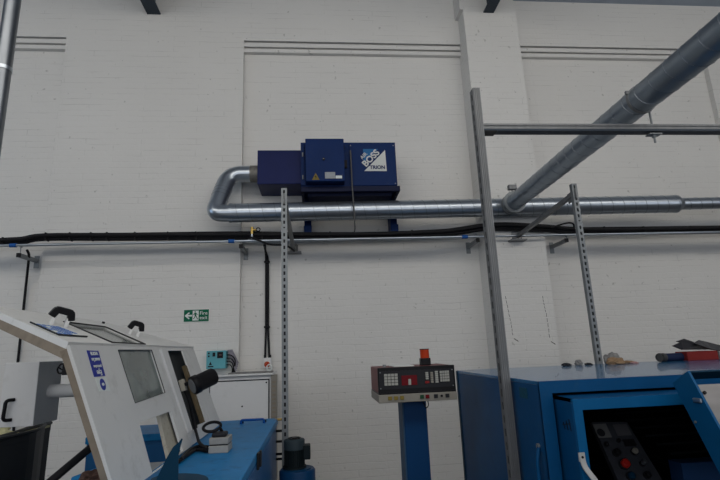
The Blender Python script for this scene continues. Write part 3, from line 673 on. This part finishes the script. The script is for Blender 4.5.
# torn black sheets
def sheet(pts,t_,name,label,m):
    P=[at(x,y,'Y',Y) for x,y,Y in pts]; c=MB(); vs=[c.b.verts.new(p) for p in P]; vb=[c.b.verts.new(p-V((0,-t_,.004))) for p in P]
    c.b.faces.new(vs); c.b.faces.new(vb[::-1]); n=len(P)
    for i in range(n): c.b.faces.new((vs[i],vs[(i+1)%n],vb[(i+1)%n],vb[i]))
    return tag(c.done(name,m),label,'sheet')
sheet([(673,345.5,4.0),(681,342,4.02),(677,341,4.03),(684,338.6,4.05),(693,341.5,4.06),(700,345,4.05),(711,349,4.0),(683,349.3,3.96)],.02,'plastic_sheet','torn black plastic sheet with jagged left end on the red box',slate)
sheet([(694,343,3.99),(699,340,4.0),(706,341.5,4.03),(722,346,4.05),(735,349,4.05),(735,352,3.97),(712,349.3,3.96)],.02,'plastic_sheet','dark folded plastic sheet at the right end of the red box',mat('charcoal_plastic',(.06,.06,.065),.35,0,.5,30))

# ================================================================ LEFT MACHINE
TZ=1.05; TX=-.362
pf=at(278,418,'Z',TZ); TYB=pf.y; TX=pf.x
t=thing('industrial_machine',(-1.0,3.2,0),'white guarded machine on a bright blue base with flat worktop, at the left','machine'); g=t
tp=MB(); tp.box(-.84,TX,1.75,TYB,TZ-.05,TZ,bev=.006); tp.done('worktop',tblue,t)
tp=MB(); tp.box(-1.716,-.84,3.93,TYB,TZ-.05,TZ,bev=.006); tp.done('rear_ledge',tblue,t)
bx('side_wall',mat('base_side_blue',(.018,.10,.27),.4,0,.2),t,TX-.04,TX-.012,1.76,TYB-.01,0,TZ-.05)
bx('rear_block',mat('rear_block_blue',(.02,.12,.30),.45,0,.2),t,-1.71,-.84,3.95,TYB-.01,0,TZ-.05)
bx('well_wall',dark,t,-.86,-.84,1.76,3.93,0,TZ-.05)
bx('well_floor',dark,t,-1.5,-.86,1.8,3.94,.55,.57)
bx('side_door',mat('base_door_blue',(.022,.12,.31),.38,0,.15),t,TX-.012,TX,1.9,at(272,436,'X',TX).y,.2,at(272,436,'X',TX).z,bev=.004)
a=at(257,461,'X',TX); lt=MB(); lt.box(TX,TX+.014,a.y-.022,a.y+.022,a.z-.045,a.z+.045,bev=.004); lt.box(TX+.014,TX+.026,a.y-.012,a.y+.012,a.z-.03,a.z+.055,bev=.003); lt.done('toggle_latch',dgrey,t)
c=at(158,466,'Z',.95); bx('pale_tray',white2,t,c.x-.10,c.x+.06,c.y-.12,c.y+.12,.93,.95)
a=at(241,421.5,'Z',TZ+.02); b=at(264,420.5,'Z',TZ+.02)
hb=MB(); hb.tube(fillet([(a.x,a.y,TZ),(a.x,a.y,TZ+.03),(b.x,b.y,TZ+.03),(b.x,b.y,TZ)],.02,5),.010,10); hb.done('lift_handle',mat('handle_blue',(.01,.08,.32),.35),t)
for pt in (a,b): MB().cyl((pt.x,pt.y+.05,TZ),(pt.x,pt.y+.05,TZ+.02),.014,10).done('handle_bolt',black,t)
for k,(py,m_) in enumerate(((419.5,brass),(431,black),(441.5,black),(454,black),(459,black))):
    q=at(279,py,'Y',TYB-.06); MB().cyl((TX-.02,q.y,q.z),(TX+.055,q.y,q.z),.010,10).done('side_fitting',m_,t)

# guard: extruded shell, two slabs meeting in a fold
FX,FZ=-.99,1.676
F0=V((FX,0,FZ)); fd=V((.215,0,-.645)).normalized(); fn=V((.645,0,.215)).normalized()
rd_=V((-.949,0,.315)).normalized(); rn=V((.315,0,.949)).normalized()
def fp_(px,py): return on(px,py,F0,fn)
def rp_(px,py): return on(px,py,F0,rn)

nt0=fp_(69,343); nt0=V((FX,nt0.y,FZ)); nb=fp_(112,480); dnb=(nb-nt0); k=(TZ+.02-nt0.z)/dnb.z; nb=nt0+dnb*k
ft=V((FX,fp_(194,347).y,FZ)); fb=fp_(223,427); k=(TZ+.012-ft.z)/(fb.z-ft.z); fbb=ft+(fb-ft)*k
print('guard',nt0,nb,ft,fbb)
# seam between the sliding door and the fixed part
s0=fp_(157,346); s0=V((FX,s0.y,FZ)); s1=fp_(193,450); k=(TZ+.012-s0.z)/(s1.z-s0.z); s1=s0+(s1-s0)*k
off=fn*.0
lean=fd*.012
hole1=[fp_(*p) for p in ((118,350),(151.5,350),(165,392.5),(135,403))]
hole2=[fp_(*p) for p in ((139,422.5),(171,411),(183,450.5),(152.5,473))]
sdoor=MB(); sdoor.plate([nt0+lean,s0+lean,s1,nb],[hole1,hole2],fn,.014); sdo=sdoor.done('sliding_door',white,g)
dark1=[fp_(*p) for p in ((166.5,350.5),(183,350.5),(206,421.5),(198.5,424.5),(198.5,427.5),(191.5,430.5))]
gap=YA*.008-fn*.008
MB().plate([s0+lean+gap,ft+lean-fn*.008,fbb-fn*.008,s1+gap],[dark1],fn,.007).done('rear_panel',white,g)
# raised edge strips along the opening
e0,e1,e2,e3=[fp_(*p)+fn*.008 for p in ((160,349),(166,349.5),(191.5,430.5),(187.5,433))]
MB().plate([e0,e1,e2,e3],[],fn,.016).done('door_edge_strip',white2,g)
c0,c1,c2,c3=[fp_(*p)-fn*.009 for p in ((186,365),(188,365),(208,420.5),(204.5,422))]
MB().plate([c0,c1,c2,c3],[],fn,.022).done('opening_liner',mat('worn_liner_brown',(.16,.12,.07),.8,0,.5,30),g)
# dark sheet behind the slot, the recess's shade put into its colour
MB().plate([fp_(*p)-fn*.06 for p in ((158,346),(188,346),(215,425),(188,440))],[],fn,.01).done('slot_shade',mat('slot_shade_grey',(.03,.033,.035),.5,0,.4,8),g)
# brown worn inner lining along near edge and fold
li=MB(); li.plate([nt0-fn*.014+lean*2,nt0-fn*.014+lean*2+YA*.06,nb-fn*.014+YA*.06,nb-fn*.014],[],fn,.026); li.done('edge_lining',brown,g)
# post along hole2
w0,w1,w2,w3=[fp_(*p)-fn*.03 for p in ((164.5,411),(172,409),(186,452),(176,460))]
MB().plate([w0,w1,w2,w3],[],fn,.02).done('inner_post',cream,g)
# window panes
MB().plate([p-fn*.010 for p in hole1],[],fn,.006).done('window_pane',gwin,sdo,'greenish scratched glass pane')
# window rubber edge
def ring(pts,r,m,name,off,par):
    q=[p+off for p in pts]+[pts[0]+off]; MB().tube(q,r,6,False).done(name,m,par)
ring(hole1,.0025,black,'window_seal',fn*.0,sdo)
# roof
rf0=rp_(104,322); RX=rf0.x
rfr=rp_(-20,303.8)
rv_=[V((FX,nt0.y,FZ)),V((FX,ft.y,FZ)),V((RX,rp_(104,322).y,rp_(104,322).z)),rfr]
rwin=[rp_(*p) for p in ((63.5,322),(105,327),(145,344.5),(112,343))]
grf=MB().plate(rv_,[rwin],rn,.028).done('guard_roof',white,g)
dn=(rfr-rv_[0]); 
MB().plate([rv_[0]-rn*.028,rv_[0]-rn*.028+V((0,.05,0)),rfr-rn*.028+V((0,.05,0)),rfr-rn*.028],[],rn,.038).done('edge_lining',brown,g)
MB().plate([p-rn*.010 for p in rwin],[],rn,.006).done('roof_pane',gwin2,grf,'grey green glass pane')
ring(rwin,.0045,black,'window_seal',rn*.002,grf)
# roof sticker
st_=[rp_(*p) for p in ((30,323.2),(58,335.8),(86.5,337.6),(58,327))]
MB().plate([p+rn*.004 for p in st_],[],rn,.004).done('warning_label',swhite,grf,'white and blue label')
u=(st_[1]-st_[0]).normalized(); vdir=rn.cross(u).normalized()
cc=sum(st_,V())/4+rn*.006
lm=MB()
for r_ in range(5):
    for c_ in range(6):
        if random.random()<.9:
            a_=st_[0].lerp(st_[1],.1+.14*c_); b_=st_[3].lerp(st_[2],.1+.14*c_); a2=st_[0].lerp(st_[1],.1+.14*c_+random.uniform(.06,.13)); b2_=st_[3].lerp(st_[2],.1+.14*c_+.1)
            f0,f1=.12+.17*r_,.12+.17*r_+.1
            lm.plate([a_.lerp(b_,f0)+rn*.006,a2.lerp(b2_,f0)+rn*.006,a2.lerp(b2_,f1)+rn*.006,a_.lerp(b_,f1)+rn*.006],[],rn,.0015)
lm.done('label_print',lblue,grf)
MB().tube([p+rn*.005 for p in (st_[0],st_[1],st_[2])],.004,6).done('label_border',dgrey,grf)
# roof handles
def rhandle(px0,py0,px1,py1,h):
    a=rp_(px0,py0); b=rp_(px1,py1); d=(b-a).normalized(); L=(b-a).length
    blk=MB()
    for p in (a,b): blk.obox(p+rn*.02+(d*.012 if p is a else -d*.012),d,rn.cross(d),rn,.018,.032,.05,.004)
    ho=blk.done('handle_block',white2,grf)
    hm=MB(); pts=fillet([a+rn*.04,a+rn*h+d*.012,b+rn*h-d*.012,b+rn*.04],.006,2)
    for i in range(len(pts)-1):
        e=pts[i+1]-pts[i]; e_=e.normalized(); s_=rn.cross(d).normalized(); hm.obox((pts[i]+pts[i+1])/2,e_,s_,e_.cross(s_),e.length+.010,.036,.034,.005)
    hm.done('grab_handle',black,grf)
rhandle(48.5,323,67.5,327.5,.074)
rhandle(127.5,333.5,139,336.5,.078)
c=rp_(103,323.5); MB().cyl(c,c+rn*.014,.010,10).done('roof_bolt',dgrey,grf)
# blue instruction sign (mounted upside down)
q=[fp_(*p)+fn*.002 for p in ((86.5,350.5),(98,351),(105,376),(94,377))]
MB().plate(q,[],fn,.002).done('instruction_sign',sblue,sdo,'blue and white safety sign')
ex=-(YA); ez=-( -fd)   # upside down
cen=[q[0].lerp(q[3],v).lerp(q[1].lerp(q[2],v),.5) for v in (.14,.36,.62,.86)]
for c,s,b_ in zip(cen,(.040,.030,.022,.042),('worn','must be','protection','Eye')):
    MB().text(b_,s*.8,axes(-YA,fd,fn,c+fn*.002),.0008,.0005).done('sign_lettering',swhite,sdo)
q=[fp_(*p)+fn*.0015 for p in ((95,378),(106,377.5),(110,391),(99,391.5))]
MB().plate(q,[],fn,.0015).done('pictogram_sticker',swhite,sdo)
c=fp_(102.5,384.5)+fn*.002; cm=MB(); cm.plate([c+YA*.026*math.cos(a_)+fd*.026*math.sin(a_) for a_ in [2*PI*i/24 for i in range(24)]],[],fn,.001); cm.done('pictogram_disc',sblue,sdo)
cm=MB(); cm.plate([c+fn*.0015+YA*.012*math.cos(a_)+fd*.007*math.sin(a_) for a_ in [2*PI*i/16 for i in range(16)]],[],fn,.001); cm.done('pictogram_head',swhite,sdo)
# clip at the inner edge
c=at(61,369,'Y',2.1); wc=MB(); wc.tube(fillet([c+V((.02,0,.013)),c+V((0,0,.023)),c+V((-.016,0,0)),c+V((-.007,0,-.02)),c+V((.02,0,-.01))],.01,4),.0035,8); wc.tube([c+V((-.013,0,.008)),c+V((.02,0,-.013))],.003,8)
wc.box(c.x+.010,c.x+.03,c.y-.015,c.y+.02,c.z-.024,c.z+.024,bev=.003); wc.done('edge_clip',black,g)
# diagonal strut + foot clutter
a=at(95,444,'Y',2.3); b=at(45,486,'Y',2.1)
tag(MB().cyl(a,b,.016,14).done('gas_strut',black),'black diagonal rod running down behind the white guard edge','rod')
q=at(92,478,'Y',2.45); tag(MB().lump((q.x,2.45,q.z),(.05,.04,.03),.6,11).done('oily_rag',mat('oily_rag',(.10,.06,.05),.8,0,.6,30)),'dirty dark rag at the foot of the white guard','rag')
tag(MB().cyl(at(74,483,'Y',2.6),at(98,474,'Y',2.6),.03,14).done('blue_rail',tblue),'blue rail end low at the foot of the white guard','rail')

# work lamp on the guard
m0=fp_(181,386); lc=at(203,381,'Y',m0.y-.06)
t=thing('work_lamp',m0,'black cylindrical work lamp clamped to the white guard','lamp')
bl=MB(); bl.obox(m0+fn*.012,fd,YA,fn,.075,.05,.03,.004); bl.done('mount_block',cream,t)
ax=(at(209,378,'Y',m0.y-.075)-at(196,384.5,'Y',m0.y-.10)).normalized()
ax=(ax+V((0,.35,0))).normalized()
ar=MB(); ar.tube([m0+fn*.02,m0+fn*.05+V((.0,-.01,.0)),lc-ax*.02],.013,10); ar.obox(m0.lerp(lc,.55),(lc-m0).normalized(),YA,(lc-m0).normalized().cross(YA),.05,.03,.055,.004); ar.done('lamp_arm',dgrey,t)
hd=MB(); hd.tube([lc-ax*.075,lc-ax*.071,lc-ax*.035,lc-ax*.033,lc+ax*.075,lc+ax*.088],[.056,.060,.060,.055,.055,.044],32); hd.done('lamp_head',black,t)
MB().cyl(lc-ax*.075,lc-ax*.079,.046,24).done('lamp_glass',mat('lamp_glass',(.2,.21,.22),.15),t)
tag(MB().tube(fillet([m0+fn*.02-ZA*.02,at(189,400,'Y',m0.y-.02),at(195,428,'Y',m0.y+.05),at(199,443,'Z',TZ+.05),at(207,449,'Z',TZ+.03)],.06,6),.009,10).done('lamp_cable',rubber),'black cable from the work lamp down to the grey boxes','cable')

# junction boxes on the worktop
b0=at(208,454,'Z',TZ); b1=at(227,454,'Z',TZ)
t=thing('connector_box',(b0.x,b0.y,TZ),'pair of stacked pale grey connector boxes on the blue worktop','connector box')
w_=b1.x-b0.x
bx('lower_box',mat('pale_grey_box',(.33,.33,.32),.5,0,.15,30),t,b0.x,b0.x+w_,b0.y,b0.y+.14,TZ,TZ+.04,bev=.004)
bx('upper_box',mat('pale_grey_lid',(.30,.30,.29),.5,0,.2,30),t,b0.x,b0.x+w_,b0.y+.01,b0.y+.14,TZ+.045,TZ+.082,bev=.006)
bx('box_gap',dgrey,t,b0.x+.005,b0.x+w_-.005,b0.y+.012,b0.y+.135,TZ+.038,TZ+.047)
kc=MB(); kp=V((b0.x+.02,b0.y+.08,TZ+.125)); kc.box(b0.x+.01,b0.x+w_-.02,b0.y+.03,b0.y+.11,TZ+.08,TZ+.108,bev=.01); kc.done('cable_plug',dgrey,t)
tag(MB().tube([V((b0.x+.0+.05*math.cos(a_),b0.y+.09+.05*math.sin(a_),TZ+.135+.02*math.sin(a_))) for a_ in [2*PI*i/24 for i in range(24)]]+[V((b0.x+.06,b0.y+.09,TZ+.105))],.009,10).done('cable_loop',rubber),'thick black cable loop above the stacked grey boxes','cable')
for k,(pts) in enumerate([[(208,451),(196,449),(186,456),(178,462)],[(208,447),(198,446),(189,450),(181,459)]]):
    tag(MB().tube(fillet([at(x,y,'Z',TZ+.012+.008*k) for x,y in pts],.05,5),.010,8).done('trailing_cable',rubber),'dark cable trailing along the foot of the white guard','cable','cables trailing along the guard foot')

# deep blue fin and rounded lip in front
Yf=1.72
t=thing('chip_deflector',at(170,478,'Y',Yf),'deep blue sheet metal fin with rounded lip, in the foreground','deflector')
P=[at(x,y,'Y',Yf) for x,y in ((150,500),(157,478),(166,459),(173,447),(178,443),(181.5,438.5),(182.5,439.5),(180.5,446),(178.5,455),(178.2,471),(178,500))]
MB().plate(P,[],V((.1,-1,0)),.006).done('fin',finb,t)
lp=MB(); c=at(172,480,'Y',Yf); e=[]
pts=[(148,483),(152,478),(160,475),(172,473.5),(186,473.2),(198,473.8),(205,475.5),(208.5,478),(208,481)]
zz=at(186,473.2,'Y',1.9).z
top=[at(x,y,'Z',zz) for x,y in pts]; bott=[V((p.x,1.35,zz)) for p in (top[-1],top[0])]
lp.plate(top+bott,[],ZA,.30); lp.done('rounded_lip',finb,t)

# left white chute box with handle
YW=3.1
a=at(5,363,'Y',YW); b=at(39.5,363,'Y',YW); c=at(35.5,426,'Y',YW); d=at(3,428.5,'Y',YW)
t=thing('chute_box',(a.x,YW,c.z),'white sheet metal chute box at the left edge, over the black bin','chute box')
e=at(62,362.5,'X',b.x-.0); yb=YW+.27
x0_,x1_=a.x,b.x; zb_=c.z
m=MB(); m.box(x0_,x1_,YW,yb,zb_,a.z,bev=.004); m.done('chute_body',white2,t)
m=MB(); hx0=at(8,410,'Y',YW).x; z1_=at(8,400,'Y',YW).z; z0_=at(8,420,'Y',YW).z
pts=fillet([(hx0+.03,YW,z1_),(hx0,YW-.03,z1_),(hx0-.005,YW-.03,z0_),(hx0+.025,YW,z0_)],.02,5)
m.tube(pts,.010,10); m.done('pull_handle',black,t)
a1=at(49,379,'X',x1_); 
rp=at(50,391.3,'X',x1_)
MB().cyl((x1_,rp.y,rp.z),(x1_+.72,rp.y,rp.z),.040,28).done('outlet_pipe',white2,t)
# bin
t=thing('waste_bin',(-2.0,2.95,0),'black plastic wheeled bin beneath the white chute box','bin')
zr_=1.14
rim=[at(*p,'Z',zr_) for p in ((-45,448),(0,438),(30,431.5),(37,429.5),(42,427),(45.5,424.5))]
rim=[V((p.x,p.y,0)) for p in rim]; rim+=[V((rim[-1].x-.16,rim[-1].y+.10,0)),V((rim[0].x,rim[-1].y+.12,0))]
cen_=sum(rim,V())/len(rim)
def binp(z,k): return [(cen_.x+(p.x-cen_.x)*k,cen_.y+(p.y-cen_.y)*k) for p in rim]
bm=MB(); n=len(rim)
lv=[(0,.84),(.6,.94),(zr_-.06,.985),(zr_-.055,1.0),(zr_-.005,1.0)]
rings=[[bm.b.verts.new((x,y,z)) for x,y in binp(z,k)] for z,k in lv]
for i in range(len(rings)-1):
    for j in range(n): bm.b.faces.new((rings[i][j],rings[i][(j+1)%n],rings[i+1][(j+1)%n],rings[i+1][j]))
bm.b.faces.new(rings[0]); bm.done('bin_body',greyp,t)
bl=MB(); bl.plate([V((x,y,zr_-.012)) for x,y in binp(0,.95)],[],ZA,.02); bl.lump((rim[2].x-.30,rim[2].y+.03,zr_-.01),(.2,.1,.04),.5,21); bl.done('bin_liner',yel,t,'yellowish liner and swarf')
rm=MB(); q_=[V((*p,zr_-.004)) for p in binp(0,1.0)]; rm.tube(q_+[q_[0]],.012,8); rm.done('bin_rim',greyp,t)

# ================================================================ MOTOR ON BLUE DRUM
mc=at(294.5,455,'Y',3.95); mx=mc.x; zd=at(294,466,'Y',3.95).z-.0
zd=.745; R0=.135
t=thing('coolant_drum',(mx+.02,3.95,0),'round blue tank beneath the dark motor','tank')
MB().tube([(mx+.02,3.95,0),(mx+.02,3.95,zd-.012),(mx+.02,3.95,zd)],[R0,R0,R0-.01],40).done('tank_body',mat('drum_blue',(.005,.045,.13),.4,0,.2),t)
MB().cyl((mx+.02,3.95,zd),(mx+.02,3.95,zd+.006),R0-.03,36).done('tank_lid',mat('drum_lid_blue',(.006,.05,.12),.45),t)
t=thing('electric_motor',(mx,3.95,zd+.006),'dark finned electric motor standing upright on the blue tank','motor')
z0=zd+.006; zt_=at(293,438.5,'Y',3.95).z; r=.076
MB().cyl((mx,3.95,z0),(mx,3.95,z0+.015),r+.012,32).done('flange',motorm,t)
MB().cyl((mx,3.95,z0+.015),(mx,3.95,zt_-.07),r-.008,32).done('casing',motorm,t)
fn_=MB()
for k in range(28):
    a_=2*PI*k/28; dd=V((math.cos(a_),math.sin(a_),0)); fn_.obox(V((mx,3.95,(z0+.02+zt_-.07)/2))+dd*(r-.004),dd,ZA.cross(dd),ZA,.012,.003,zt_-.07-z0-.02)
fn_.done('cooling_fins',motorm,t)
MB().tube([(mx,3.95,zt_-.075),(mx,3.95,zt_-.012),(mx,3.95,zt_-.004),(mx,3.95,zt_)],[r+.003,r+.003,r-.004,r-.016],36).done('fan_cowl',mat('fan_cowl',(.03,.045,.055),.45),t)
gr=MB(); gr.tube([(mx+.045*math.cos(a_),3.95+.045*math.sin(a_),zt_+.003) for a_ in [2*PI*i/24 for i in range(25)]],.005,6); gr.cyl((mx,3.95,zt_),(mx,3.95,zt_+.008),.02,16); gr.done('cowl_grille',black,t)
bx('terminal_box',motorm,t,mx+r-.01,mx+r+.045,3.90,4.0,z0+.06,z0+.16,bev=.006)

# ================================================================ LIGHT
def area(name,loc,rot,sx,sy,e,col):
    l=bpy.data.lights.new(name,'AREA'); l.shape='RECTANGLE'; l.size=sx; l.size_y=sy; l.energy=e; l.color=col
    o=bpy.data.objects.new(name,l); C.objects.link(o); o.location=loc; o.rotation_euler=rot; return o
area('rooflight',(.2,-.8,6.25),(math.radians(52),0,0),18,2.2,390,(1,.955,.87))
area('doorway_daylight',(0,-5.85,3.0),(PI/2,0,0),14,3.2,235,(.90,.94,1))
area('side_fill',(9.4,-1.5,3.4),(0,PI/2,0),3,5,60,(.88,.93,1))  # added fill from the right, standing in for wall bounce
area('window_daylight',(-8.9,2.0,3.4),(0,-PI/2,0),3,4,55,(.55,.75,1))
w=bpy.data.worlds.new('world'); S.world=w; w.use_nodes=True; w.node_tree.nodes['Background'].inputs[0].default_value=(.5,.6,.75,1); w.node_tree.nodes['Background'].inputs[1].default_value=.15
S.view_settings.view_transform='Standard'; S.view_settings.look='None'; S.view_settings.gamma=1; S.view_settings.use_curve_mapping=False
S.view_settings.exposure=-.06
